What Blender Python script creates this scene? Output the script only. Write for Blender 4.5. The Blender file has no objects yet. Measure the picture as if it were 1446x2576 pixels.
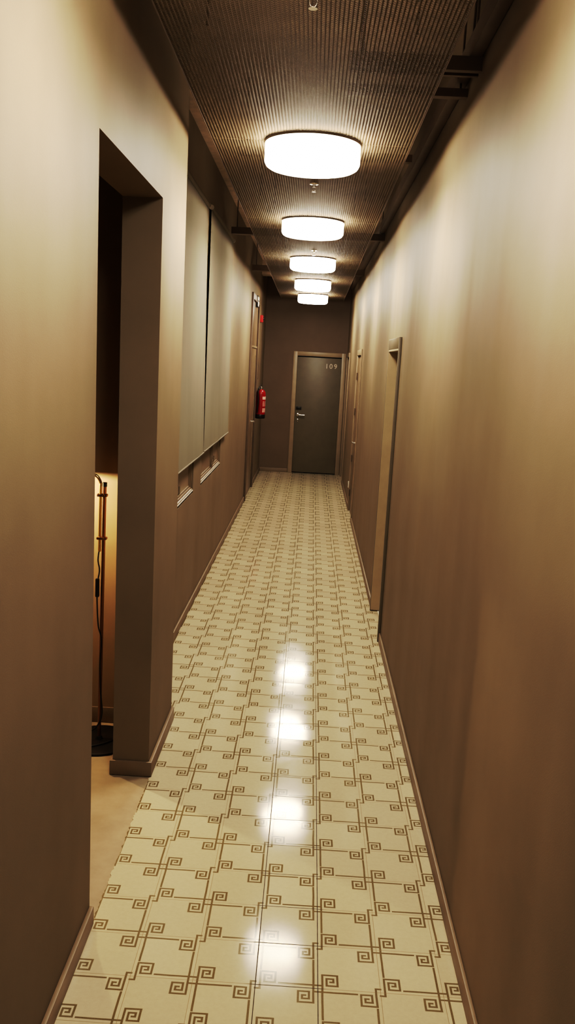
import bpy, bmesh, math, random
from mathutils import Vector, Matrix
random.seed(7)
scene = bpy.context.scene
COL = scene.collection
PI = math.pi

# ------------------------------------------------------------------ helpers
def new_obj(name, me, parent=None, mat=None):
    o = bpy.data.objects.new(name, me)
    COL.objects.link(o)
    if parent is not None:
        o.parent = parent
    if mat is not None:
        for m in (mat if isinstance(mat, (list, tuple)) else [mat]):
            me.materials.append(m)
    return o

def finish(bm, name, mat, parent=None, smooth=False, angle=40):
    bmesh.ops.recalc_face_normals(bm, faces=bm.faces[:])
    me = bpy.data.meshes.new(name)
    bm.to_mesh(me); bm.free()
    o = new_obj(name, me, parent, mat)
    if smooth:
        for p in me.polygons: p.use_smooth = True
        try:
            me.set_sharp_from_angle(angle=math.radians(angle))
        except Exception:
            pass
    return o

def add_box(bm, x0, x1, y0, y1, z0, z1, bevel=0.0, seg=2):
    vs = [bm.verts.new((x, y, z)) for x in (x0, x1) for y in (y0, y1) for z in (z0, z1)]
    q = [(0, 1, 3, 2), (4, 6, 7, 5), (0, 4, 5, 1), (2, 3, 7, 6), (0, 2, 6, 4), (1, 5, 7, 3)]
    fs = [bm.faces.new([vs[i] for i in f]) for f in q]
    if bevel > 0:
        es = list({e for f in fs for e in f.edges})
        bmesh.ops.bevel(bm, geom=es, offset=bevel, segments=seg, profile=0.5, affect='EDGES')

def box(name, mat, parent, x0, x1, y0, y1, z0, z1, bevel=0.0, smooth=None):
    bm = bmesh.new(); add_box(bm, x0, x1, y0, y1, z0, z1, bevel)
    return finish(bm, name, mat, parent, smooth=bevel > 0 if smooth is None else smooth)

def add_lathe(bm, prof, n=48, M=None, cap=True):
    """prof: list of (r, z). r=0 ends become poles."""
    rings = []
    for r, z in prof:
        if r < 1e-6:
            v = bm.verts.new((0, 0, z)); rings.append([v])
        else:
            rings.append([bm.verts.new((r * math.cos(2 * PI * k / n), r * math.sin(2 * PI * k / n), z)) for k in range(n)])
    for a, b in zip(rings, rings[1:]):
        if len(a) == 1 and len(b) == 1: continue
        for k in range(n):
            k2 = (k + 1) % n
            if len(a) == 1: bm.faces.new((a[0], b[k], b[k2]))
            elif len(b) == 1: bm.faces.new((a[k], b[0], a[k2]))
            else: bm.faces.new((a[k], b[k], b[k2], a[k2]))
    if cap:
        for r in (rings[0], rings[-1]):
            if len(r) > 1:
                try: bm.faces.new(r)
                except Exception: pass
    if M is not None:
        bmesh.ops.transform(bm, matrix=M, verts=[v for r in rings for v in r])

def lathe(name, mat, parent, prof, n=48, M=None, smooth=True, angle=40, cap=True):
    bm = bmesh.new(); add_lathe(bm, prof, n, M, cap)
    return finish(bm, name, mat, parent, smooth=smooth, angle=angle)

def smooth_path(pts, sub=6):
    pts = [Vector(p) for p in pts]
    out = []
    for i in range(len(pts) - 1):
        p0 = pts[max(i - 1, 0)]; p1 = pts[i]; p2 = pts[i + 1]; p3 = pts[min(i + 2, len(pts) - 1)]
        for s in range(sub):
            t = s / sub
            out.append(0.5 * ((2 * p1) + (-p0 + p2) * t + (2 * p0 - 5 * p1 + 4 * p2 - p3) * t * t + (-p0 + 3 * p1 - 3 * p2 + p3) * t ** 3))
    out.append(pts[-1])
    return out

def add_tube(bm, path, r, n=10):
    path = [Vector(p) for p in path]
    rings = []
    up = None
    for i, p in enumerate(path):
        d = (path[min(i + 1, len(path) - 1)] - path[max(i - 1, 0)]).normalized()
        if up is None:
            up = Vector((0, 0, 1)) if abs(d.z) < 0.9 else Vector((1, 0, 0))
        a = d.cross(up)
        if a.length < 1e-5: a = d.orthogonal()
        a.normalize(); b = a.cross(d).normalized(); up = b
        rings.append([bm.verts.new(p + a * r * math.cos(2 * PI * k / n) + b * r * math.sin(2 * PI * k / n)) for k in range(n)])
    for a, b in zip(rings, rings[1:]):
        for k in range(n):
            bm.faces.new((a[k], a[(k + 1) % n], b[(k + 1) % n], b[k]))
    bm.faces.new(rings[0][::-1]); bm.faces.new(rings[-1])

def tube(name, mat, parent, path, r, n=10, sub=0):
    bm = bmesh.new(); add_tube(bm, smooth_path(path, sub) if sub else path, r, n)
    return finish(bm, name, mat, parent, smooth=True, angle=50)

def tag(o, label, cat, group=None):
    o['label'] = label; o['category'] = cat
    if group: o['group'] = group
    return o

def struct(o, label=None):
    o['kind'] = 'structure'
    if label: o['label'] = label
    return o

def empty(name, loc, rz=0):
    o = bpy.data.objects.new(name, None); COL.objects.link(o)
    o.location = loc; o.rotation_euler = (0, 0, rz); o.empty_display_size = 0.1
    return o

def copy_tree(o, parent=None):
    c = o.copy(); COL.objects.link(c)
    if parent is not None: c.parent = parent
    for ch in list(o.children): copy_tree(ch, c)
    return c

# ------------------------------------------------------------------ node helper
class NT:
    def __init__(self, name):
        self.m = bpy.data.materials.new(name); self.m.use_nodes = True
        self.t = self.m.node_tree
        self.b = self.t.nodes['Principled BSDF']
        self.out = self.t.nodes['Material Output']
    def n(self, typ, **kw):
        nd = self.t.nodes.new(typ)
        for k, v in kw.items(): setattr(nd, k, v)
        return nd
    def link(self, a, b): self.t.links.new(a, b)
    def put(self, sock, v):
        if hasattr(v, 'is_linked') or hasattr(v, 'links'): self.link(v, sock)
        else: sock.default_value = v
    def math(self, op, a, b=None, c=None, clamp=False):
        nd = self.n('ShaderNodeMath', operation=op, use_clamp=clamp)
        self.put(nd.inputs[0], a)
        if b is not None: self.put(nd.inputs[1], b)
        if c is not None: self.put(nd.inputs[2], c)
        return nd.outputs[0]
    def coord(self, scale=(1, 1, 1)):
        tc = self.n('ShaderNodeTexCoord'); mp = self.n('ShaderNodeMapping')
        mp.inputs['Scale'].default_value = scale
        self.link(tc.outputs['Object'], mp.inputs['Vector'])
        return mp.outputs[0]
    def noise(self, scale, detail=4, rough=0.5, vec=None):
        nd = self.n('ShaderNodeTexNoise'); nd.inputs['Scale'].default_value = scale
        nd.inputs['Detail'].default_value = detail; nd.inputs['Roughness'].default_value = rough
        if vec is not None: self.link(vec, nd.inputs['Vector'])
        return nd.outputs['Fac']
    def mix(self, fac, a, b):
        nd = self.n('ShaderNodeMix', data_type='RGBA')
        self.put(nd.inputs[0], fac); self.put(nd.inputs[6], a); self.put(nd.inputs[7], b)
        return nd.outputs[2]
    def maprange(self, v, a, b, c, d):
        nd = self.n('ShaderNodeMapRange'); self.put(nd.inputs[0], v)
        for i, x in enumerate((a, b, c, d)): self.put(nd.inputs[1 + i], x)
        return nd.outputs[0]
    def bump(self, h, strength, dist, prev=None):
        nd = self.n('ShaderNodeBump'); nd.inputs['Strength'].default_value = strength
        nd.inputs['Distance'].default_value = dist
        self.link(h, nd.inputs['Height'])
        if prev is not None: self.link(prev, nd.inputs['Normal'])
        return nd.outputs[0]

def simple(name, col, rough=0.5, metal=0.0, spec=0.5, bump=0, bscale=200, var=0.0):
    g = NT(name); b = g.b
    c = (*col, 1)
    b.inputs['Roughness'].default_value = rough; b.inputs['Metallic'].default_value = metal
    b.inputs['Specular IOR Level'].default_value = spec
    v = g.coord()
    nz = g.noise(6, 5, 0.6, v)
    f = g.maprange(nz, 0.3, 0.7, 1 - var - 0.03, 1 + var + 0.03)
    mx = g.n('ShaderNodeVectorMath', operation='SCALE'); mx.inputs[0].default_value = col
    g.link(f, mx.inputs['Scale']); g.link(mx.outputs[0], b.inputs['Base Color'])
    if bump:
        g.link(g.bump(g.noise(bscale, 3, 0.5, v), bump, 0.002), b.inputs['Normal'])
    return g.m

def emissive(name, col, strength, base=(0.9, 0.88, 0.82)):
    g = NT(name); b = g.b
    b.inputs['Base Color'].default_value = (*base, 1)
    b.inputs['Roughness'].default_value = 0.4
    b.inputs['Emission Color'].default_value = (*col, 1)
    b.inputs['Emission Strength'].default_value = strength
    return g.m

def wall_paint(name, col, streak=0.5, rough=0.5):
    g = NT(name); b = g.b
    v = g.coord()
    # big soft trowel undulations (drawn out vertically), fine roller stipple
    vs = g.coord((1.0, 1.0, 0.14))
    n1 = g.noise(1.7, 1.5, 0.4, vs)
    n2 = g.noise(260, 2, 0.6, v)
    n3 = g.noise(2.2, 5, 0.6, v)
    f = g.maprange(n3, 0.3, 0.7, 0.93, 1.07)
    mx = g.n('ShaderNodeVectorMath', operation='SCALE'); mx.inputs[0].default_value = col
    g.link(f, mx.inputs['Scale']); g.link(mx.outputs[0], b.inputs['Base Color'])
    b.inputs['Roughness'].default_value = rough
    b.inputs['Specular IOR Level'].default_value = 0.18
    b1 = g.bump(n1, streak, 0.10)
    g.link(g.bump(n2, 0.12, 0.002, b1), b.inputs['Normal'])
    return g.m

# ------------------------------------------------------------------ materials
WALLC = (0.25, 0.196, 0.138)
M_wall = wall_paint('wall_paint_taupe', WALLC, 0.5, 0.6)
M_base = simple('baseboard_paint_taupe', (0.25, 0.187, 0.13), 0.45, var=0.08, bump=0.1)
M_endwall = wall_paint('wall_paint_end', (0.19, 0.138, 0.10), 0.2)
M_jamb_lit = simple('jamb_paint_lit', (0.45, 0.36, 0.25), 0.42, var=0.04, bump=0.06, bscale=120)  # olive lightened so the colour carries the light on the doorway reveal
M_door = simple('door_paint_olive', (0.155, 0.128, 0.09), 0.42, var=0.04, bump=0.06, bscale=120)
M_doorwall = simple('door_paint_brown', (0.25, 0.18, 0.12), 0.35, var=0.06, bump=0.06, bscale=120)
M_casing = simple('casing_paint', (0.32, 0.25, 0.175), 0.4, var=0.05)
M_sill = simple('sill_paint', (0.24, 0.19, 0.135), 0.4, var=0.05)
M_ceil = simple('raw_ceiling', (0.66, 0.53, 0.40), 0.85, var=0.15, bump=0.3, bscale=40)
M_steel = simple('brown_painted_steel', (0.16, 0.115, 0.085), 0.5, 0.2, var=0.1)
M_chrome = simple('satin_steel', (0.75, 0.72, 0.68), 0.25, 1.0)
M_black = simple('black_plastic', (0.012, 0.010, 0.009), 0.35)
M_dark = simple('dark_gap', (0.006, 0.005, 0.004), 0.9)
M_red = simple('red_enamel', (0.26, 0.006, 0.010), 0.28)
M_reddark = simple('red_plastic', (0.45, 0.03, 0.03), 0.4)
M_white = simple('white_plastic', (0.82, 0.78, 0.72), 0.4)
M_brass = simple('brushed_brass', (0.72, 0.48, 0.20), 0.28, 1.0)
M_copper = simple('dark_bronze', (0.30, 0.16, 0.09), 0.35, 1.0)
M_cord = simple('black_cord', (0.01, 0.009, 0.009), 0.5)
M_number = simple('number_metal', (0.50, 0.43, 0.36), 0.4, 0.3)
M_glass = simple('frosted_pane_paint', (0.30, 0.23, 0.17), 0.3, var=0.05)
M_concrete = simple('niche_concrete', (0.34, 0.275, 0.195), 0.65, var=0.12, bump=0.15, bscale=60)
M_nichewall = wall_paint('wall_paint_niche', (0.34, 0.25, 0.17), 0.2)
LAMPCOL = (1.0, 0.90, 0.75)
M_lamp = emissive('opal_drum_glow', LAMPCOL, 40.0)
def lamp_split(m, side, bottom, top):
    t = m.node_tree; b = t.nodes['Principled BSDF']
    ge = t.nodes.new('ShaderNodeNewGeometry'); sp = t.nodes.new('ShaderNodeSeparateXYZ'); t.links.new(ge.outputs['Normal'], sp.inputs[0])
    a = t.nodes.new('ShaderNodeMapRange'); t.links.new(sp.outputs[2], a.inputs[0])
    for i, v in enumerate((0.0, -1.0, side, bottom)): a.inputs[1 + i].default_value = v
    c = t.nodes.new('ShaderNodeMapRange'); t.links.new(sp.outputs[2], c.inputs[0])
    for i, v in enumerate((0.0, 1.0, 1.0, top / side)): c.inputs[1 + i].default_value = v
    m_ = t.nodes.new('ShaderNodeMath'); m_.operation = 'MULTIPLY'; t.links.new(a.outputs[0], m_.inputs[0]); t.links.new(c.outputs[0], m_.inputs[1])
    t.links.new(m_.outputs[0], b.inputs['Emission Strength'])
lamp_split(M_lamp, 23.0, 52.0, 26.0)
M_rim = simple('lamp_rim_metal', (0.10, 0.08, 0.06), 0.4, 0.5)
M_bulb = emissive('bulb_glow', (1.0, 0.80, 0.50), 12.0)
M_signlit = emissive('lit_lens', (1.0, 0.92, 0.80), 0.6)

def fabric_mat():
    g = NT('linen_blind_fabric'); b = g.b
    v = g.coord()
    w1 = g.n('ShaderNodeTexWave', wave_type='BANDS', bands_direction='Y'); w1.inputs['Scale'].default_value = 260
    w2 = g.n('ShaderNodeTexWave', wave_type='BANDS', bands_direction='Z'); w2.inputs['Scale'].default_value = 260
    for w in (w1, w2):
        w.inputs['Distortion'].default_value = 1.5
        g.link(v, w.inputs['Vector'])
    h = g.math('ADD', w1.outputs['Fac'], w2.outputs['Fac'])
    n = g.noise(2.5, 4, 0.6, g.coord((1, 1, 0.15)))
    c = g.mix(g.maprange(n, 0.3, 0.7, 0, 1), (0.245, 0.22, 0.182, 1), (0.28, 0.25, 0.205, 1))
    g.link(c, b.inputs['Base Color'])
    b.inputs['Roughness'].default_value = 0.9
    b.inputs['Specular IOR Level'].default_value = 0.2
    g.link(g.bump(h, 0.15, 0.001), b.inputs['Normal'])
    return g.m
M_fabric = fabric_mat()

def tile_mat():
    g = NT('spiral_key_tile'); b = g.b
    T = 0.2
    tc = g.n('ShaderNodeTexCoord'); sp = g.n('ShaderNodeSeparateXYZ'); g.link(tc.outputs['Object'], sp.inputs[0])
    # hand-printed wobble
    wob = g.noise(9, 3, 0.5, tc.outputs['Object'])
    wv = g.math('MULTIPLY', g.math('SUBTRACT', wob, 0.5), 0.018)
    X = g.math('DIVIDE', sp.outputs[0], T); Y = g.math('DIVIDE', sp.outputs[1], T)
    i = g.math('ROUND', X); j = g.math('ROUND', Y)
    u0 = g.math('SUBTRACT', X, i); v0 = g.math('SUBTRACT', Y, j)
    u = g.math('ADD', u0, wv); v = g.math('SUBTRACT', v0, wv)
    par = g.math('FLOORED_MODULO', g.math('ADD', i, j), 2.0)      # 1 -> boxed corner, 0 -> crossed corner
    s = g.math('SIGN', g.math('ADD', g.math('ADD', u, v), 1e-5))
    u = g.math('MULTIPLY', u, s); v = g.math('MULTIPLY', v, s)
    t = 0.0175
    def seg(x0, x1, y0, y1):
        cx, cy = (x0 + x1) / 2, (y0 + y1) / 2
        hx, hy = (x1 - x0) / 2 + t, (y1 - y0) / 2 + t
        a = g.math('SUBTRACT', g.math('ABSOLUTE', g.math('SUBTRACT', u, cx)), hx)
        c = g.math('SUBTRACT', g.math('ABSOLUTE', g.math('SUBTRACT', v, cy)), hy)
        return g.math('MAXIMUM', a, c)
    def union(segs):
        d = None
        for q in segs:
            e = seg(*q); d = e if d is None else g.math('MINIMUM', d, e)
        return d
    o = .072
    common = union([(o, o, 0.0, .31), (o, .315, .31, .31), (.315, .315, o + .005, .31), (.14, .315, o + .005, o + .005),
                    (.14, .14, o + .005, .232), (.14, .25, .232, .232), (.25, .25, .16, .232), (.20, .25, .16, .16)])
    A = union([(.38, .52, o, o), (o, o, .36, .52), (-o, 0, o, o), (o, o, -o, 0), (-.01, .0, o, .045)])
    B = union([(o, o, -o, o), (-o, o, o, o), (-o, -o, o, .52), (o, .52, -o, -o)])
    dsel = g.math('ADD', g.math('MULTIPLY', A, par), g.math('MULTIPLY', B, g.math('SUBTRACT', 1.0, par)))
    d = g.math('MINIMUM', common, dsel)
    line = g.maprange(d, -0.003, 0.003, 1.0, 0.0)
    # worn print
    wear = g.maprange(g.noise(1.3, 5, 0.65, tc.outputs['Object']), 0.35, 0.7, 1.0, 0.85)
    speck = g.maprange(g.noise(420, 2, 0.5, tc.outputs['Object']), 0.25, 0.5, 0.80, 1.0)
    line = g.math('MULTIPLY', g.math('MULTIPLY', line, wear), speck)
    # tile body colour
    wn = g.n('ShaderNodeTexWhiteNoise', noise_dimensions='2D')
    fl = g.n('ShaderNodeCombineXYZ'); g.link(g.math('FLOOR', X), fl.inputs[0]); g.link(g.math('FLOOR', Y), fl.inputs[1])
    g.link(fl.outputs[0], wn.inputs['Vector'])
    tv = g.maprange(wn.outputs['Value'], 0, 1, 0.93, 1.03)
    fine = g.maprange(g.noise(55, 5, 0.7, tc.outputs['Object']), 0.3, 0.7, 0.95, 1.04)
    k = g.math('MULTIPLY', tv, fine)
    bc = g.n('ShaderNodeVectorMath', operation='SCALE'); bc.inputs[0].default_value = (0.55, 0.48, 0.36)
    g.link(k, bc.inputs['Scale'])
    c1 = g.mix(g.math('MULTIPLY', line, 0.98), bc.outputs[0], (0.155, 0.115, 0.05, 1))
    # joints
    au = g.math('ABSOLUTE', u0); av = g.math('ABSOLUTE', v0)
    jd = g.math('MINIMUM', au, av)
    jn = g.noise(30, 3, 0.6, tc.outputs['Object'])
    # grime is heavier along the middle course of tiles
    mid = g.maprange(g.math('ABSOLUTE', g.math('ADD', sp.outputs[0], 0.1)), 0.108, 0.14, 1.0, 0.0)
    mid = g.math('MULTIPLY', mid, g.maprange(sp.outputs[1], 1.5, 4.5, 1.0, 0.25))
    wdt = g.math('ADD', g.math('ADD', 0.0032, g.math('MULTIPLY', jn, 0.004)), g.math('MULTIPLY', mid, 0.0015))
    joint = g.maprange(g.math('SUBTRACT', jd, wdt), -0.001, 0.002, 1.0, 0.0)
    jf = g.math('MULTIPLY', joint, g.math('ADD', 0.55, g.math('MULTIPLY', mid, 0.42)))
    jc = g.mix(mid, (0.20, 0.14, 0.065, 1), (0.05, 0.032, 0.015, 1))
    c2 = g.mix(jf, c1, jc)
    g.link(c2, b.inputs['Base Color'])
    rn = g.noise(5, 5, 0.7, tc.outputs['Object'])
    ro = g.maprange(rn, 0.3, 0.7, 0.075, 0.12)
    g.link(g.math('ADD', ro, g.math('MULTIPLY', joint, 0.4)), b.inputs['Roughness'])
    b.inputs['Specular IOR Level'].default_value = 0.17
    hgt = g.math('SUBTRACT', g.math('MULTIPLY', g.noise(7, 2, 0.5, tc.outputs['Object']), 0.25), joint)
    # every tile is bedded at its own slight tilt
    tl = g.n('ShaderNodeVectorMath', operation='MULTIPLY_ADD')
    g.link(wn.outputs['Color'], tl.inputs[0]); tl.inputs[1].default_value = (0.012, 0.008, 0); tl.inputs[2].default_value = (-0.006, 0.004, 0)
    ad = g.n('ShaderNodeVectorMath', operation='ADD'); g.link(g.bump(hgt, 0.25, 0.0015), ad.inputs[0]); g.link(tl.outputs[0], ad.inputs[1])
    nm = g.n('ShaderNodeVectorMath', operation='NORMALIZE'); g.link(ad.outputs[0], nm.inputs[0])
    g.link(nm.outputs[0], b.inputs['Normal'])
    return g.m
M_tile = tile_mat()

PITCH = 0.0135
def panel_mat():
    g = NT('expanded_metal'); b = g.b
    tc = g.n('ShaderNodeTexCoord'); sp = g.n('ShaderNodeSeparateXYZ'); g.link(tc.outputs['Object'], sp.inputs[0])
    X = g.math('DIVIDE', sp.outputs[0], PITCH); Y = g.math('DIVIDE', sp.outputs[1], 0.0145)
    ci = g.math('FLOOR', X)
    uu = g.math('SUBTRACT', g.math('SUBTRACT', X, ci), 0.5)
    off = g.math('MULTIPLY', g.math('FLOORED_MODULO', ci, 2.0), 0.5)
    yy = g.math('ADD', Y, off)
    vv = g.math('SUBTRACT', g.math('SUBTRACT', yy, g.math('FLOOR', yy)), 0.5)
    e = g.math('ADD', g.math('POWER', g.math('DIVIDE', uu, 0.36), 2.0), g.math('POWER', g.math('DIVIDE', vv, 0.30), 2.0))
    hole = g.maprange(e, 0.8, 1.1, 1.0, 0.0)
    n = g.noise(3, 5, 0.6, tc.outputs['Object'])
    c = g.mix(g.maprange(n, 0.3, 0.7, 0, 1), (0.135, 0.103, 0.070, 1), (0.175, 0.133, 0.092, 1))
    g.link(c, b.inputs['Base Color'])
    b.inputs['Metallic'].default_value = 0.0
    b.inputs['Roughness'].default_value = 0.65
    b.inputs['Specular IOR Level'].default_value = 0.06
    g.link(g.bump(e, 0.35, 0.002), b.inputs['Normal'])
    tr = g.n('ShaderNodeBsdfTransparent'); mx = g.n('ShaderNodeMixShader')
    g.link(g.math('MULTIPLY', hole, 0.36), mx.inputs[0]); g.link(b.outputs[0], mx.inputs[1]); g.link(tr.outputs[0], mx.inputs[2])
    g.link(mx.outputs[0], g.out.inputs['Surface'])
    return g.m
M_panel = panel_mat()

# ------------------------------------------------------------------ dimensions (metres; y runs down the corridor)
XR = 0.468            # right wall face
XL = -0.795           # near left wall face
XI = -0.965           # its back face
XF = -1.0             # far left wall face
YE = 12.83            # end wall face
YB = -4.2             # wall behind
ZC = 3.5              # raw ceiling
OP0, OP1, OPZ = 0.24, 1.315, 2.607   # opening in the near left wall
YC = 1.965            # where the near left wall stops
YN = 1.882            # back wall of the niche

def wall_grid(name, axis, f0, f1, a0, a1, z0, z1, holes, mat):
    """Wall slab: thickness f0..f1 on `axis` ('x': wall runs along y; 'y': runs along x), minus rectangular holes (a0,a1,z0,z1)."""
    bm = bmesh.new()
    A = sorted({a0, a1, *[h[0] for h in holes], *[h[1] for h in holes]})
    Z = sorted({z0, z1, *[h[2] for h in holes], *[h[3] for h in holes]})
    A = [a for a in A if a0 <= a <= a1]; Z = [z for z in Z if z0 <= z <= z1]
    def solid(i, k):
        if i < 0 or k < 0 or i >= len(A) - 1 or k >= len(Z) - 1: return False
        am = (A[i] + A[i + 1]) / 2; zm = (Z[k] + Z[k + 1]) / 2
        return not any(h[0] < am < h[1] and h[2] < zm < h[3] for h in holes)
    cache = {}
    def V(f, a, z):
        key = (f, a, z)
        if key not in cache:
            cache[key] = bm.verts.new((f, a, z) if axis == 'x' else (a, f, z))
        return cache[key]
    for i in range(len(A) - 1):
        for k in range(len(Z) - 1):
            if not solid(i, k): continue
            p, q, r, s = A[i], A[i + 1], Z[k], Z[k + 1]
            for f in (f0, f1): bm.faces.new((V(f, p, r), V(f, q, r), V(f, q, s), V(f, p, s)))
            if not solid(i - 1, k): bm.faces.new((V(f0, p, r), V(f1, p, r), V(f1, p, s), V(f0, p, s)))
            if not solid(i + 1, k): bm.faces.new((V(f0, q, r), V(f1, q, r), V(f1, q, s), V(f0, q, s)))
            if not solid(i, k - 1): bm.faces.new((V(f0, p, r), V(f0, q, r), V(f1, q, r), V(f1, p, r)))
            if not solid(i, k + 1): bm.faces.new((V(f0, p, s), V(f0, q, s), V(f1, q, s), V(f1, p, s)))
    return struct(finish(bm, name, mat))

# openings in the walls
D3 = (3.53, 4.29)     # deep doorway in the right wall
D2 = (8.22, 9.08)     # flush door in the right wall
D5 = (11.75, 12.62)   # last door in the right wall
D4 = (9.45, 10.72)    # tall door in the far left wall
W1 = (3.30, 4.07, 0.925, 2.95)
W2 = (4.53, 5.99, 0.915, 2.95)
DH = 2.09

# ------------------------------------------------------------------ the setting
bm = bmesh.new()
add_box(bm, -0.772, 1.05, YB, YC, -0.06, 0.0)
rj = random.Random(3)      # chipped edge of the tiles where the niche floor begins
ed = [(-0.787 + rj.uniform(-0.004, 0.004), YB if k == 0 else (YC if k == 120 else 0.15 + 1.25 * (k - 1) / 118)) for k in range(121)]
va = [bm.verts.new((x, y, 0)) for x, y in ed]; vb = [bm.verts.new((-0.772, y, 0)) for x, y in ed]; vc = [bm.verts.new((x, y, -0.06)) for x, y in ed]
for k in range(120):
    bm.faces.new((va[k], va[k + 1], vb[k + 1], vb[k])); bm.faces.new((va[k], va[k + 1], vc[k + 1], vc[k]))
add_box(bm, -1.25, 1.05, YC, YE + 0.3, -0.06, 0.0)
struct(finish(bm, 'floor', M_tile), 'glossy cream tile floor with brown square-spiral pattern')
struct(box('floor_niche', M_concrete, None, -3.0, -0.775, YB, YC, -0.06, -0.002))
struct(box('ceiling', M_ceil, None, -3.0, 1.05, YB, YE + 0.3, ZC, ZC + 0.1))
wall_grid('wall_right', 'x', XR, XR + 0.42, YB, YE, 0, ZC,
          [(D3[0], D3[1], 0, DH), (D2[0], D2[1], 0, DH), (D5[0], D5[1], 0, DH)], M_wall)
wall_grid('wall_left', 'x', XI, XL, YB, YC, 0, ZC, [(OP0, OP1, 0, OPZ)], M_wall)
wall_grid('wall_left_far', 'x', XF - 0.22, XF, YC, YE, 0, ZC,
          [W1, W2, (D4[0], D4[1], 0, 2.78)], M_wall)
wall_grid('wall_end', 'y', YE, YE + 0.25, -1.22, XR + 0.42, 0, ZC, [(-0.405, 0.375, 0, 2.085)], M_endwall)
wall_grid('wall_back', 'y', YB - 0.1, YB, -3.0, XR + 0.42, 0, ZC, [], M_wall)
wall_grid('wall_niche', 'y', YN, YC, -3.0, XI, 0, ZC, [], M_nichewall)
wall_grid('wall_niche_side', 'x', -2.1, -2.0, YB, YN, 0, ZC, [], M_nichewall)
struct(box('ceiling_niche', M_nichewall, None, -2.0, XI, YB, YN, 2.9, 2.96))

def baseboard(name, x0, x1, y0, y1, z=0.068):
    bm = bmesh.new(); add_box(bm, x0, x1, y0, y1, 0, z, 0.003, 2)
    return struct(finish(bm, name, M_base, None, True, 30))
TB = 0.013
baseboard('baseboard_right', XR - TB, XR, YB, D3[0] - 0.03)
baseboard('baseboard_right_middle', XR - TB, XR, D3[1] + 0.03, D2[0] - 0.07)
baseboard('baseboard_right_far', XR - TB, XR, D2[1] + 0.07, D5[0] - 0.07)
baseboard('baseboard_left', XL, XL + TB + 0.003, YB, OP0)
bm = bmesh.new()
add_box(bm, XI - TB, XL + TB + 0.003, OP1 - TB, OP1, 0, 0.072, 0.003)
add_box(bm, XL, XL + TB + 0.003, OP1, YC, 0, 0.072, 0.003)
add_box(bm, XI - TB, XI, OP1, YN - 0.013, 0, 0.072, 0.003)
struct(finish(bm, 'baseboard_left_column', M_base, None, True, 30))
baseboard('baseboard_left_far', XF, XF + TB, YC, D4[0] - 0.1)
baseboard('baseboard_left_end', XF, XF + TB, D4[1] + 0.1, YE)
baseboard('baseboard_end', XF + TB, -0.49, YE - TB, YE)
baseboard('baseboard_niche', -2.0, XI - TB, YN - 0.013, YN, 0.085)

# ------------------------------------------------------------------ doors (local: x along the wall, -y into the corridor)
def lever_handle(parent, x, z, dirx, y=0.0, mat=None):
    mat = mat or M_chrome
    R = Matrix.Translation((x, y, z)) @ Matrix.Rotation(PI / 2, 4, 'X')
    h = lathe('door_handle', mat, parent, [(0.0, 0.0), (0.026, 0.0), (0.026, 0.006), (0.022, 0.009), (0.011, 0.010), (0.0105, 0.045), (0.0, 0.046)], 24, R)
    bm = bmesh.new()
    add_tube(bm, smooth_path([(x, y - 0.046, z), (x + dirx * 0.012, y - 0.055, z), (x + dirx * 0.05, y - 0.056, z), (x + dirx * 0.125, y - 0.054, z - 0.002)], 5), 0.0095, 12)
    finish(bm, 'lever', mat, h, True, 50)
    return h

def casing(parent, w0, w1, top, width=0.07, t=0.018, mat=None, depth=0.0, jw=None):
    mat = mat or M_casing; head = width; width = jw or width
    bm = bmesh.new()
    add_box(bm, w0 - width, w0, -t, depth, 0, top + head, 0.002)
    add_box(bm, w1, w1 + width, -t, depth, 0, top + head, 0.002)
    add_box(bm, w0, w1, -t, depth, top, top + head, 0.002)
    c = finish(bm, 'casing', mat, parent, True, 30)
    return c

# door 109 at the end of the corridor
door = struct(empty('door_1', (0, YE, 0)), 'olive brown door numbered 109 closing the end of the corridor')
casing(door, -0.405, 0.375, 2.08, 0.074, 0.02)
leaf = box('leaf', M_door, door, -0.403, 0.373, 0.004, 0.045, 0.016, 2.062, 0.002)
box('threshold', M_dark, door, -0.405, 0.375, 0.03, 0.25, 0.0, 0.012)  # near-black slab painting the shade in the gap under the leaf
box('backing', M_dark, door, -0.405, 0.375, 0.05, 0.06, 0.0, 2.085)
lever_handle(door, -0.352, 1.045, 1, 0.004)
cr = box('card_reader', M_black, door, -0.385, -0.292, -0.018, 0.004, 1.138, 1.19, 0.006)
lk = lathe('lock', M_chrome, door, [(0, 0), (0.019, 0), (0.019, 0.006), (0.015, 0.009), (0, 0.009)], 20, Matrix.Translation((-0.349, 0.004, 0.945)) @ Matrix.Rotation(PI / 2, 4, 'X') @ Matrix.Scale(1.35, 4, (0, 1, 0)))
box('keyhole', M_black, lk, -0.353, -0.345, -0.0065, -0.004, 0.935, 0.957)
def digit_mesh(ch, size, ext):
    cu = bpy.data.curves.new('numeral', 'FONT'); cu.body = ch; cu.size = size; cu.extrude = ext; cu.align_x = 'CENTER'
    cu.offset = 0.001
    o = bpy.data.objects.new('numeral_source', cu); COL.objects.link(o)
    dg = bpy.context.evaluated_depsgraph_get()
    me = bpy.data.meshes.new_from_object(o.evaluated_get(dg))
    bpy.data.objects.remove(o); bpy.data.curves.remove(cu)
    return me
for ch, x in (('1', 0.118), ('0', 0.192), ('9', 0.272)):
    me = digit_mesh(ch, 0.118, 0.004)
    me.transform(Matrix.Translation((x, 0.0, 1.882)) @ Matrix.Rotation(PI / 2, 4, 'X'))
    me.materials.clear()
    n = new_obj('numeral', me, door, M_number)
    n['label'] = 'raised pale numeral %s on door' % ch

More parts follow.
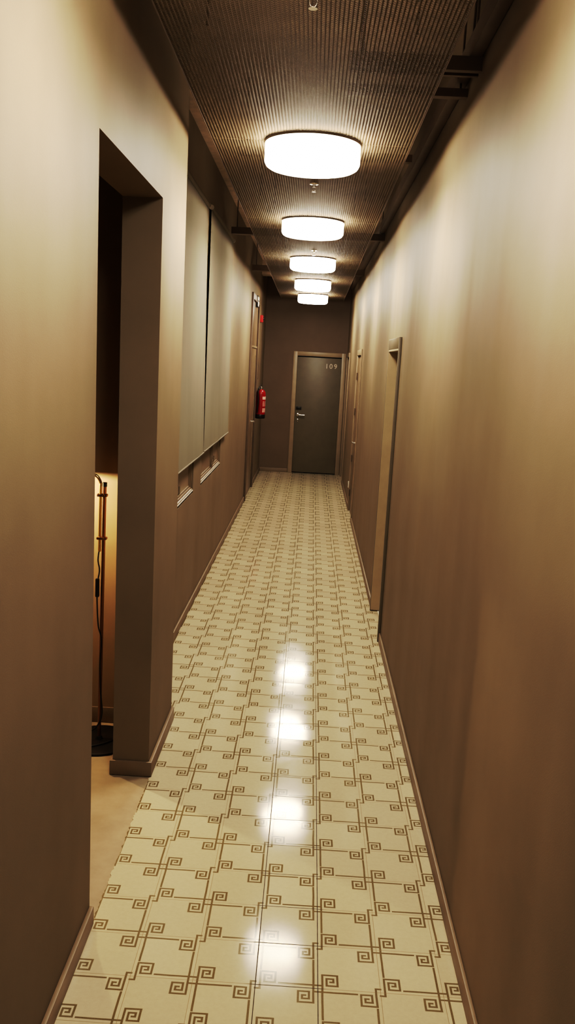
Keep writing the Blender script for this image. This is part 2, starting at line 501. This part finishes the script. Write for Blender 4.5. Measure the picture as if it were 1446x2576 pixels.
# flush door in the right wall
dr = struct(empty('door_2', (XR, D2[1], 0), -PI / 2), 'flush brown door in right wall with steel lever handle')
W = D2[1] - D2[0]
casing(dr, 0, W, DH, 0.07, 0.014)
box('leaf', M_doorwall, dr, 0.003, W - 0.003, 0.012, 0.052, 0.01, DH - 0.012, 0.002)
box('backing', M_dark, dr, 0, W, 0.055, 0.06, 0, DH)
lever_handle(dr, W - 0.07, 1.0, -1, 0.012)
lathe('lock', M_chrome, dr, [(0, 0), (0.02, 0), (0.02, 0.006), (0, 0.008)], 20, Matrix.Translation((W - 0.07, 0.012, 0.91)) @ Matrix.Rotation(PI / 2, 4, 'X'))
for z in (0.25, 0.72, 1.35, 1.82):
    tube('hinge', M_steel, dr, [(0.001, -0.004, z - 0.045), (0.001, -0.004, z + 0.045)], 0.008, 10)

# last door on the right
dr = struct(empty('door_3', (XR, D5[1], 0), -PI / 2), 'last brown door in right wall next to door 109')
W = D5[1] - D5[0]
casing(dr, 0, W, DH, 0.07, 0.014)
box('leaf', M_doorwall, dr, 0.003, W - 0.003, 0.03, 0.07, 0.01, DH - 0.012, 0.002)
box('backing', M_dark, dr, 0, W, 0.075, 0.08, 0, DH)

# deep doorway, nearest on the right
dr = struct(empty('door_4', (XR, D3[1], 0), -PI / 2), 'deep doorway in right wall with olive casing, nearest to the viewer')
W = D3[1] - D3[0]
casing(dr, 0, W, DH, 0.075, 0.02, M_door, 0.0, jw=0.03)
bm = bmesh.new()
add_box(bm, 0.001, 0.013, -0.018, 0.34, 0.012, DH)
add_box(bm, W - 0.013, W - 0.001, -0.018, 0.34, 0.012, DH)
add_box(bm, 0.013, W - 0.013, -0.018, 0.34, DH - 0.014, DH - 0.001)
finish(bm, 'jamb_lining', M_jamb_lit, dr)
box('threshold', M_white, dr, 0.012, W - 0.012, 0.04, 0.05, 0.0, 0.006)
box('leaf', M_door, dr, 0.012, W - 0.012, 0.34, 0.38, 0.012, DH - 0.014, 0.002)
lever_handle(dr, W - 0.08, 1.03, -1, 0.34)

# tall door in the far left wall
dr = struct(empty('door_5', (XF, D4[0], 0), PI / 2), 'tall brown door with fixed panel above in left wall near the fire extinguisher')
W = D4[1] - D4[0]
casing(dr, 0, W, 2.78, 0.085, 0.024, M_steel)
box('leaf', M_doorwall, dr, 0.004, W - 0.004, 0.0, 0.045, 0.012, 2.14, 0.002)
box('transom_panel', M_doorwall, dr, 0.004, W - 0.004, 0.0, 0.045, 2.16, 2.775, 0.002)
box('moulding', M_casing, dr, 0.0, W, -0.010, 0.02, 2.135, 2.165, 0.003)
for a in (0.24, W - 0.24):
    box('panel_bead', M_casing, dr, a - 0.012, a + 0.012, -0.008, 0.0, 0.25, 2.03, 0.003)
box('backing', M_dark, dr, 0, W, 0.05, 0.06, 0, 2.78)
lever_handle(dr, 0.70, 1.07, -1, 0.0)
for z in (2.30, 2.43):
    box('hinge_plate', M_chrome, dr, 0.03, 0.055, -0.006, 0.0, z, z + 0.07, 0.001)

# ------------------------------------------------------------------ windows behind the blinds
def window(name, a0, a1, z0, z1, mull, label):
    w = struct(empty(name, (XF, a0, z0), PI / 2), label)
    W, H = a1 - a0, z1 - z0
    d = 0.012
    bm = bmesh.new()
    add_box(bm, 0, 0.045, d, d + 0.05, 0.03, H, 0.003); add_box(bm, W - 0.045, W, d, d + 0.05, 0.03, H, 0.003)
    add_box(bm, 0.045, W - 0.045, d, d + 0.05, H - 0.05, H, 0.003); add_box(bm, 0.045, W - 0.045, d, d + 0.05, 0.03, 0.05, 0.003)
    if mull: add_box(bm, mull - 0.03, mull + 0.03, d - 0.008, d + 0.05, 0.05, H - 0.05, 0.003)
    finish(bm, 'window_frame', M_base, w, True, 30)
    bays = [(0.045, W - 0.045)] if not mull else [(0.045, mull - 0.03), (mull + 0.03, W - 0.045)]
    for p, q in bays:
        bm = bmesh.new()
        add_box(bm, p, p + 0.04, d + 0.008, d + 0.042, 0.05, H - 0.05, 0.003); add_box(bm, q - 0.04, q, d + 0.008, d + 0.042, 0.05, H - 0.05, 0.003)
        add_box(bm, p + 0.04, q - 0.04, d + 0.008, d + 0.042, H - 0.1, H - 0.05, 0.003); add_box(bm, p + 0.04, q - 0.04, d + 0.008, d + 0.042, 0.05, 0.066, 0.003)
        s = finish(bm, 'sash', M_base, w, True, 30)
        box('pane', M_glass, s, p + 0.04, q - 0.04, d + 0.014, d + 0.03, 0.066, H - 0.1)
        lx = p + 0.02 if not mull or p > mull else q - 0.03
        tube('latch', M_chrome, s, [(lx, d - 0.005, 0.085), (lx, d - 0.012, 0.10), (lx, d - 0.012, 0.15)], 0.006, 8)
    # projecting moulded sill
    bm = bmesh.new()
    prof = [(0.02, 0.010), (0.004, 0.010), (-0.002, 0.014), (-0.002, 0.021), (0.003, 0.024), (0.003, 0.029), (0.008, 0.034), (0.014, 0.037), (0.02, 0.038)]
    L = [bm.verts.new((0.002, y, z)) for y, z in prof]; Rr = [bm.verts.new((W - 0.002, y, z)) for y, z in prof]
    for k in range(len(prof)):
        k2 = (k + 1) % len(prof); bm.faces.new((L[k], L[k2], Rr[k2], Rr[k]))
    bm.faces.new(L); bm.faces.new(Rr[::-1])
    finish(bm, 'window_sill', M_sill, w, True, 30)
    box('backing', M_dark, w, 0, W, 0.12, 0.13, 0, H)
    return w
window('window_1', W1[0], W1[1], W1[2], W1[3], None, 'small recessed casement window under the first blind')
window('window_2', W2[0], W2[1], W2[2], W2[3], 0.86, 'double recessed casement window under the second blind')

# ------------------------------------------------------------------ roller blinds
def blind(label, yt0, yt1, yb0, yb1, zt, zb, seed):
    t = tag(empty('roller_blind', (-0.98, (yt0 + yt1) / 2, zb)), label, 'blind', 'linen roller blinds on the left wall')
    o = t.location
    rnd = random.Random(seed)
    ph = [rnd.uniform(0, 6.28) for _ in range(4)]
    bm = bmesh.new()
    NY, NZ = 48, 40
    rows = []
    th = 0.0012
    for side in (0, 1):
        g = []
        for k in range(NZ + 1):
            f = k / NZ
            z = zt + (zb - zt) * f
            row = []
            for i in range(NY + 1):
                s = i / NY
                y = (yt0 * (1 - s) + yt1 * s) * (1 - f) + (yb0 * (1 - s) + yb1 * s) * f
                x = -0.9815 + 0.016 * f + 0.0022 * f * (math.sin(s * 9 + ph[0]) + 0.6 * math.sin(s * 17 + ph[1] + f)) - side * th
                row.append(bm.verts.new((x - o.x, y - o.y, z - o.z)))
            g.append(row)
        rows.append(g)
    for g in rows:
        for k in range(NZ):
            for i in range(NY):
                bm.faces.new((g[k][i], g[k][i + 1], g[k + 1][i + 1], g[k + 1][i]))
    a, b = rows
    for k in range(NZ):
        for i in (0, NY): bm.faces.new((a[k][i], a[k + 1][i], b[k + 1][i], b[k][i]))
    for i in range(NY):
        for k in (0, NZ): bm.faces.new((a[k][i], a[k][i + 1], b[k][i + 1], b[k][i]))
    fb = finish(bm, 'fabric', M_fabric, t, True, 60)
    # weighted hem
    bm = bmesh.new()
    add_tube(bm, [(-0.9655 - o.x, yb0 - o.y, 0.010), (-0.9655 - o.x, yb1 - o.y, 0.010)], 0.0062, 10)
    finish(bm, 'hem_bar', M_fabric, t, True, 50)
    ya, yb_ = yt0 - 0.012, yt1 + 0.012
    rt = tube('roller_tube', M_fabric, t, [(-0.981 - o.x, ya - o.y, zt + 0.004 - o.z), (-0.981 - o.x, yb_ - o.y, zt + 0.004 - o.z)], 0.0165, 20)
    for y in (ya - 0.006, yb_):
        lathe('end_cap', M_white, t, [(0, 0), (0.019, 0), (0.019, 0.006), (0, 0.006)], 24,
              Matrix.Translation((-0.981 - o.x, y + 0.006 - o.y, zt + 0.004 - o.z)) @ Matrix.Rotation(PI / 2, 4, 'X'))
    return t
blind('beige linen roller blind beside the wall corner, nearer of the two', 2.72, 4.28, 2.74, 4.385, 3.085, 1.195, 1)
blind('beige linen roller blind farther along the left wall, above the double window', 4.49, 6.30, 4.40, 6.37, 3.105, 1.20, 5)

# ------------------------------------------------------------------ suspended mesh ceiling panels
def pxl(y): return -0.660 - 0.0040 * y
def pxr(y): return 0.270 + 0.0035 * y
PZ = 2.985
def zoff(y):  # the run rises and falls by a few millimetres
    return 0.0
LY = [-0.39, 1.86, 4.09, 6.33, 8.57, 10.81]
LZ = [2.865, 2.865, 2.872, 2.863, 2.855, 2.851]
edges = [YB + 0.1, *LY, 11.95]
plabels = ['brown expanded metal ceiling panel right above the viewer',
           'brown expanded metal ceiling panel at the top of the picture, ending at the largest light', 'brown expanded metal ceiling panel between the largest and the second light',
           'brown expanded metal ceiling panel between the second and third lights', 'brown expanded metal ceiling panel between the third and fourth lights',
           'brown expanded metal ceiling panel between the fourth and fifth lights', 'short brown expanded metal ceiling panel past the farthest light, by the end wall']
for k in range(len(edges) - 1):
    y0, y1 = edges[k] + 0.002, edges[k + 1] - 0.002
    ym = (y0 + y1) / 2
    t = tag(empty('ceiling_panel', (0, ym, PZ)), plabels[k], 'ceiling panel', 'suspended mesh ceiling panels')
    bm = bmesh.new()
    n = int((pxr(ym) - pxl(ym)) / PITCH); m = n * 6
    A, B = [], []
    for i in range(m + 1):
        s = i / m
        z = 0.0014 * math.sin(2 * PI * s * n)
        A.append(bm.verts.new((pxl(y0) + (pxr(y0) - pxl(y0)) * s, y0 - ym, z)))
        B.append(bm.verts.new((pxl(y1) + (pxr(y1) - pxl(y1)) * s, y1 - ym, z)))
    for i in range(m): bm.faces.new((A[i], A[i + 1], B[i + 1], B[i]))
    finish(bm, 'mesh_sheet', M_panel, t, True, 80)
    for fx, sgn in ((pxl, 1), (pxr, -1)):
        bm = bmesh.new()
        vs = []
        for y in (y0, y1):
            for dx, dz in ((0, -0.003), (0.003, -0.003), (0.003, 0.022), (0, 0.022)):
                vs.append(bm.verts.new((fx(y) - sgn * (0.0015) + sgn * dx, y - ym, dz)))
        for i in range(4): bm.faces.new((vs[i], vs[(i + 1) % 4], vs[4 + (i + 1) % 4], vs[4 + i]))
        bm.faces.new(vs[:4][::-1]); bm.faces.new(vs[4:])
        finish(bm, 'edge_strip', M_steel, t)
    for x in (-0.52, 0.14):
        tube('hanger_rod', M_steel, t, [(x, 0.25 * (-1) ** k, 0.0), (x, 0.25 * (-1) ** k, ZC - PZ)], 0.004, 8)

# ------------------------------------------------------------------ drum lights
def drum(loc):
    t = empty('ceiling_lamp', loc)
    H = 0.108; R = 0.2265
    prof = [(0, 0), (R - 0.030, 0.0)] + [(R - 0.030 + 0.030 * math.sin(a), 0.030 - 0.030 * math.cos(a)) for a in [PI / 2 * i / 6 for i in (1, 3, 5, 6)]] + [(R, H - 0.008), (R - 0.03, H - 0.006), (0, H - 0.006)]
    lathe('diffuser', M_lamp, t, prof, 56, None, True, 50)
    lathe('mounting_ring', M_rim, t, [(R - 0.018, H + 0.004), (R - 0.018, H - 0.004), (R - 0.004, H - 0.0078), (R + 0.001, H - 0.007), (R + 0.001, H + 0.004), (R - 0.018, H + 0.004)], 72, None, True, 40, cap=False)
    return t
llabels = ['round drum light just above the top of the picture',
           'glowing white drum light, largest and nearest in the row', 'glowing white drum light, second from the top of the row',
           'glowing white drum light, third in the row, with a sprinkler stem before it', 'glowing white drum light, fourth in the row, second smallest',
           'glowing white drum light, smallest and farthest, nearest to door 109']
first = None
for k, (y, z) in enumerate(zip(LY, LZ)):
    x = -0.186
    if first is None:
        first = drum((x, y, z)); t = first
    else:
        t = copy_tree(first); t.location = (x, y, z)
    # seat each fitting on the sheet
    t.scale = (1, 1, (PZ - 0.003 - z) / 0.112)
    tag(t, llabels[k], 'ceiling light', 'drum lights along the corridor')

# ------------------------------------------------------------------ sprinklers
def sprinkler(loc):
    t = empty('ceiling_sprinkler', loc)
    lathe('flange', M_chrome, t, [(0, 0), (0.026, 0), (0.024, -0.004), (0.012, -0.006), (0, -0.006)], 28)
    lathe('body', M_chrome, t, [(0, -0.004), (0.009, -0.004), (0.009, -0.016), (0.006, -0.019), (0, -0.019)], 16)
    for s in (-1, 1):
        tube('arm', M_chrome, t, [(s * 0.006, 0, -0.017), (s * 0.011, 0, -0.026), (s * 0.009, 0, -0.036), (s * 0.002, 0, -0.044)], 0.0016, 8, 4)
    lathe('deflector', M_chrome, t, [(0, -0.043), (0.004, -0.043), (0.013, -0.0455), (0.013, -0.047), (0, -0.047)], 24)
    return t
s0 = None
for (x, y, lab) in ((-0.184, 0.19, 'small sprinkler head at the top edge of the picture'), (-0.180, 2.78, 'small sprinkler head just past the largest light'),
                    (-0.176, 5.72, 'small sprinkler head in front of the third light')):
    if s0 is None: t = s0 = sprinkler((x, y, PZ - 0.002))
    else:
        t = copy_tree(s0); t.location = (x, y, PZ - 0.002)
    tag(t, lab, 'sprinkler', 'ceiling sprinklers')

# ------------------------------------------------------------------ steelwork above the panels
def crossbar(y, th, z0, h, label, x0=-0.62, x1=XR):
    t = empty('ceiling_crossbar', (0, y, z0))
    bm = bmesh.new()
    add_box(bm, x0, x1, 0, 0.006, 0, h); add_box(bm, x0, x1, 0.006, th, 0, 0.006); add_box(bm, x0, x1, 0.006, th, h - 0.006, h)
    finish(bm, 'channel', M_steel, t)
    for x in (x0 + 0.05, x1 - 0.03):
        tube('hanger_rod', M_steel, t, [(x, th * 0.5, h), (x, th * 0.5, ZC - z0)], 0.005, 8)
    return tag(t, label, 'steel bar', 'steel bars above the ceiling panels')
crossbar(1.19, 0.03, 3.117, 0.053, 'dark steel channel above the panel, nearest of the bars on the right', x0=-0.05)
crossbar(1.27, 0.02, 3.122, 0.018, 'slim dark steel bar beside the wide channel above the panel', x0=-0.05)
crossbar(1.50, 0.04, 3.111, 0.034, 'dark steel bar above the panel, past the ceiling gap on the right', x0=-0.05)
crossbar(2.62, 0.05, 3.09, 0.04, 'short-looking dark bar end beside the largest light', x1=0.36)
crossbar(5.75, 0.07, 3.10, 0.06, 'dark steel bar crossing above the panel near the third light', x0=-0.95)
crossbar(8.9, 0.10, 3.10, 0.07, 'dark steel bar crossing above the panel near the fourth light', x0=-0.98)
t = tag(box('cable_trunking', M_steel, None, XR - 0.052, XR - 0.002, YB + 0.05, 11.9, 3.17, 3.25, 0.003), 'long dark cable trunking along the top of the right wall', 'cable trunking')
struct(box('trim_beam', M_ceil, None, XF, XR, 11.2, 11.5, 3.28, ZC))

# ------------------------------------------------------------------ safety gear on the far left wall
t = tag(empty('fire_extinguisher', (-0.918, 11.05, 1.06)), 'red fire extinguisher with black base hanging on the left wall', 'fire extinguisher')
lathe('cylinder', M_red, t, [(0, 0.03), (0.076, 0.03), (0.076, 0.38), (0.073, 0.405), (0.062, 0.430), (0.040, 0.448), (0.022, 0.455), (0, 0.456)], 40)
lathe('base_cup', M_black, t, [(0, 0.0), (0.068, 0.0), (0.075, 0.006), (0.0785, 0.012), (0.0785, 0.062), (0.0765, 0.066), (0.0765, 0.035), (0, 0.035)], 40)
v = lathe('valve', M_chrome, t, [(0, 0.452), (0.017, 0.452), (0.017, 0.478), (0.013, 0.482), (0.013, 0.498), (0, 0.499)], 20)
lathe('gauge', M_white, v, [(0, 0), (0.014, 0), (0.014, 0.008), (0, 0.009)], 18, Matrix.Translation((0.0, -0.016, 0.486)) @ Matrix.Rotation(PI / 2, 4, 'X'))
bm = bmesh.new()
add_tube(bm, smooth_path([(0.0, 0.01, 0.497), (0.0, -0.02, 0.508), (0.0, -0.055, 0.516), (0.0, -0.095, 0.528)], 4), 0.008, 10)
finish(bm, 'squeeze_lever', M_black, t, True)
tube('carry_handle', M_black, t, [(0.0, 0.0, 0.480), (0.0, -0.04, 0.484), (0.0, -0.085, 0.478)], 0.007, 10, 4)
tube('hose', M_black, t, [(-0.012, -0.004, 0.488), (-0.032, -0.040, 0.480), (-0.042, -0.080, 0.42), (-0.032, -0.087, 0.28), (-0.040, -0.082, 0.14), (-0.045, -0.078, 0.09)], 0.011, 12, 8)
bm = bmesh.new()
seg = 16
for k in range(seg):   # instruction label wrapped on the front
    a0 = -1.15 + 1.15 * k / seg; a1 = -1.15 + 1.15 * (k + 1) / seg
    for z0, z1 in ((0.30, 0.345), (0.19, 0.275), (0.10, 0.165)):
        if z0 < 0.2 and k % 3 == 0: continue
        if 0.18 < z0 < 0.2 and k % 2: continue
        bm.faces.new([bm.verts.new((0.0766 * math.cos(a), 0.0766 * math.sin(a), z)) for a, z in ((a0, z0), (a1, z0), (a1, z1), (a0, z1))])
finish(bm, 'printed_label', simple('label_print', (0.70, 0.45, 0.40), 0.5), t)
bm = bmesh.new(); add_box(bm, -0.083, -0.070, -0.03, 0.03, 0.40, 0.47); add_box(bm, -0.083, -0.074, -0.012, 0.012, 0.08, 0.40)
finish(bm, 'wall_bracket', M_steel, t)

t = tag(empty('fire_alarm', (XF, 11.35, 2.61)), 'small red fire alarm sounder with beacon high on the left wall', 'fire alarm')
R = Matrix.Rotation(PI / 2, 4, 'Y')
bm = bmesh.new(); add_box(bm, 0, 0.045, -0.055, 0.055, -0.055, 0.055, 0.008); finish(bm, 'housing', M_reddark, t, True)
lathe('beacon_lens', M_black, t, [(0, 0.045), (0.022, 0.045), (0.020, 0.056), (0.012, 0.064), (0, 0.066)], 28, R)
tag(tube('alarm_cable', M_steel, None, smooth_path([(XF + 0.005, 11.33, 2.555), (XF + 0.005, 11.335, 2.3), (XF + 0.005, 11.33, 2.0), (XF + 0.005, 11.33, 1.66)], 4), 0.005, 8),
    'thin dark cable running down the wall below the red alarm', 'cable')

t = tag(empty('exit_light', (XF, 10.28, 2.74)), 'small black framed emergency light with two white lenses above the tall left door', 'emergency light')
bm = bmesh.new(); add_box(bm, 0.0, 0.03, -0.10, 0.10, -0.02, 0.14, 0.004); finish(bm, 'housing', M_black, t, True)
box('lens', M_signlit, t, 0.03, 0.033, -0.085, 0.085, -0.005, 0.058, 0.001)
box('lens', M_signlit, t, 0.03, 0.033, -0.085, 0.085, 0.078, 0.125, 0.001)

t = tag(empty('wall_socket', (XR, 9.42, 0.27)), 'small white wall socket low on the right wall past the flush door', 'socket')
box('plate', M_white, t, -0.010, 0.0, -0.04, 0.04, 0.0, 0.085, 0.003)
lathe('recess', M_base, t, [(0, 0.0), (0.02, 0.0), (0.02, 0.003), (0, 0.003)], 20, Matrix.Translation((-0.0095, 0, 0.043)) @ Matrix.Rotation(-PI / 2, 4, 'Y'))

# ------------------------------------------------------------------ floor lamp in the niche
LX, LYY = -1.112, 1.645
t = tag(empty('floor_lamp', (LX, LYY, 0)), 'slim brass floor lamp with black cord standing in the niche behind the opening', 'floor lamp')
lathe('base', M_black, t, [(0, 0.0), (0.170, 0.0), (0.173, 0.004), (0.171, 0.009), (0.160, 0.012), (0.02, 0.014), (0.014, 0.03), (0, 0.03)], 64)
tube('pole', M_copper, t, [(0, 0, 0.02), (0.012, -0.004, 1.325)], 0.0088, 16)
lathe('pole_cap', M_black, t, [(0, 1.318), (0.0108, 1.318), (0.0108, 1.338), (0, 1.339)], 16, Matrix.Translation((0.012, -0.004, 0)))
ox = -0.020
arm = tube('arm', M_brass, t, [(ox + 0.010, -0.004, 0.995), (ox + 0.012, -0.004, 1.30), (ox + 0.011, -0.004, 1.335), (ox - 0.003, -0.004, 1.362), (ox - 0.028, -0.004, 1.373), (ox - 0.10, -0.004, 1.374), (ox - 0.27, -0.004, 1.374)], 0.0072, 14, 6)
for z in (1.275, 1.062):
    bm = bmesh.new(); add_box(bm, ox - 0.004, 0.026, -0.018, 0.010, z - 0.007, z + 0.007, 0.004)
    c = finish(bm, 'clamp', M_copper, t, True)
    lathe('clamp_screw', M_brass, c, [(0, 0), (0.006, 0), (0.006, 0.007), (0, 0.008)], 14, Matrix.Translation((0.010, -0.018, z)) @ Matrix.Rotation(PI / 2, 4, 'X'))
SX = ox - 0.30
sh = lathe('shade', M_copper, t, [(0.125, 1.352), (0.123, 1.375), (0.11, 1.405), (0.075, 1.435), (0.03, 1.45), (0.0, 1.452), (0.0, 1.448), (0.03, 1.446), (0.073, 1.431), (0.107, 1.402), (0.1195, 1.375), (0.122, 1.352), (0.125, 1.352)], 40, Matrix.Translation((SX, -0.004, 0)), cap=False)
lathe('bulb', M_bulb, t, [(0, 1.374), (0.016, 1.377), (0.024, 1.39), (0.022, 1.403), (0.013, 1.418), (0.012, 1.44), (0, 1.441)], 24, Matrix.Translation((SX, -0.004, 0)))
ld = bpy.data.lights.new('bulb_light', 'POINT'); ld.energy = 26.0; ld.color = (1.0, 0.80, 0.50); ld.shadow_soft_size = 0.010
lo = bpy.data.objects.new('bulb_light', ld); COL.objects.link(lo); lo.parent = t; lo.location = (SX, -0.004, 1.361)
cx = ox + 0.008
cord = tube('cord', M_cord, t, [(cx, -0.004, 0.997), (cx - 0.004, -0.006, 0.95), (cx + 0.004, -0.008, 0.90), (cx - 0.004, -0.012, 0.83), (cx - 0.004, -0.014, 0.74), (cx + 0.004, -0.016, 0.62), (cx + 0.020, -0.016, 0.55), (cx + 0.016, -0.017, 0.42),
      (cx + 0.020, -0.018, 0.28), (cx + 0.030, -0.020, 0.16), (cx + 0.006, -0.024, 0.09), (cx - 0.05, -0.03, 0.045), (cx - 0.10, -0.05, 0.018), (cx - 0.02, -0.10, 0.018), (cx + 0.05, -0.06, 0.018), (cx + 0.10, 0.0, 0.018), (cx + 0.135, 0.06, 0.017), (cx + 0.15, 0.10, 0.017)], 0.0036, 8, 8)
bm = bmesh.new(); add_box(bm, cx - 0.013, cx + 0.006, -0.024, -0.004, 0.765, 0.862, 0.006); finish(bm, 'inline_switch', M_black, cord, True)

# ------------------------------------------------------------------ camera
F, pitch, yaw, roll, CX, CY, CH = 2135.890131162106, -0.17446279374086537, 0.020503822771413632, 0.05291893172295112, -0.12746913996461318, -2.4031918990638506, 1.9565766278755996
cam = bpy.data.cameras.new('camera'); co = bpy.data.objects.new('camera', cam); COL.objects.link(co)
cam.sensor_fit = 'VERTICAL'; cam.sensor_height = 36.0; cam.sensor_width = 36.0 * 1446 / 2576
cam.lens = F / 2576 * 36.0
cam.clip_start = 0.02; cam.clip_end = 100
M = Matrix.Rotation(yaw, 3, 'Z') @ Matrix.Rotation(pitch, 3, 'X') @ Matrix(((1, 0, 0), (0, 0, -1), (0, 1, 0))) @ Matrix.Rotation(roll, 3, 'Z')
co.matrix_world = Matrix.Translation((CX, CY, CH)) @ M.to_4x4()
scene.camera = co

# ------------------------------------------------------------------ world and view
w = bpy.data.worlds.new('world'); scene.world = w; w.use_nodes = True
w.node_tree.nodes['Background'].inputs[0].default_value = (0.02, 0.016, 0.012, 1)
w.node_tree.nodes['Background'].inputs[1].default_value = 0.3
scene.view_settings.view_transform = 'Standard'
scene.view_settings.look = 'None'
scene.view_settings.exposure = 0.0
# contrasty phone-camera response
scene.view_settings.use_curve_mapping = True
cm = scene.view_settings.curve_mapping
cm.white_level = (1.6, 1.6, 1.6)
cm.extend = 'HORIZONTAL'
cc = cm.curves[3]
PTS = [(0, 0), (0.03, 0.012), (0.08, 0.05), (0.12, 0.108), (0.16, 0.18), (0.22, 0.285), (0.32, 0.44), (0.5, 0.585), (0.8, 0.745), (1.2, 0.91), (1.6, 1.0)]
while len(cc.points) < len(PTS): cc.points.new(0.5, 0.5)
for p, (a, b_) in zip(cc.points, PTS): p.location = (a / 1.6, b_)
cm.update()
scene.cycles.max_bounces = 6
scene.cycles.use_light_tree = False
scene.cycles.glossy_bounces = 3
scene.cycles.adaptive_threshold = 0.03
scene.cycles.diffuse_bounces = 3
scene.cycles.transparent_max_bounces = 4
scene.cycles.sample_clamp_indirect = 6.0
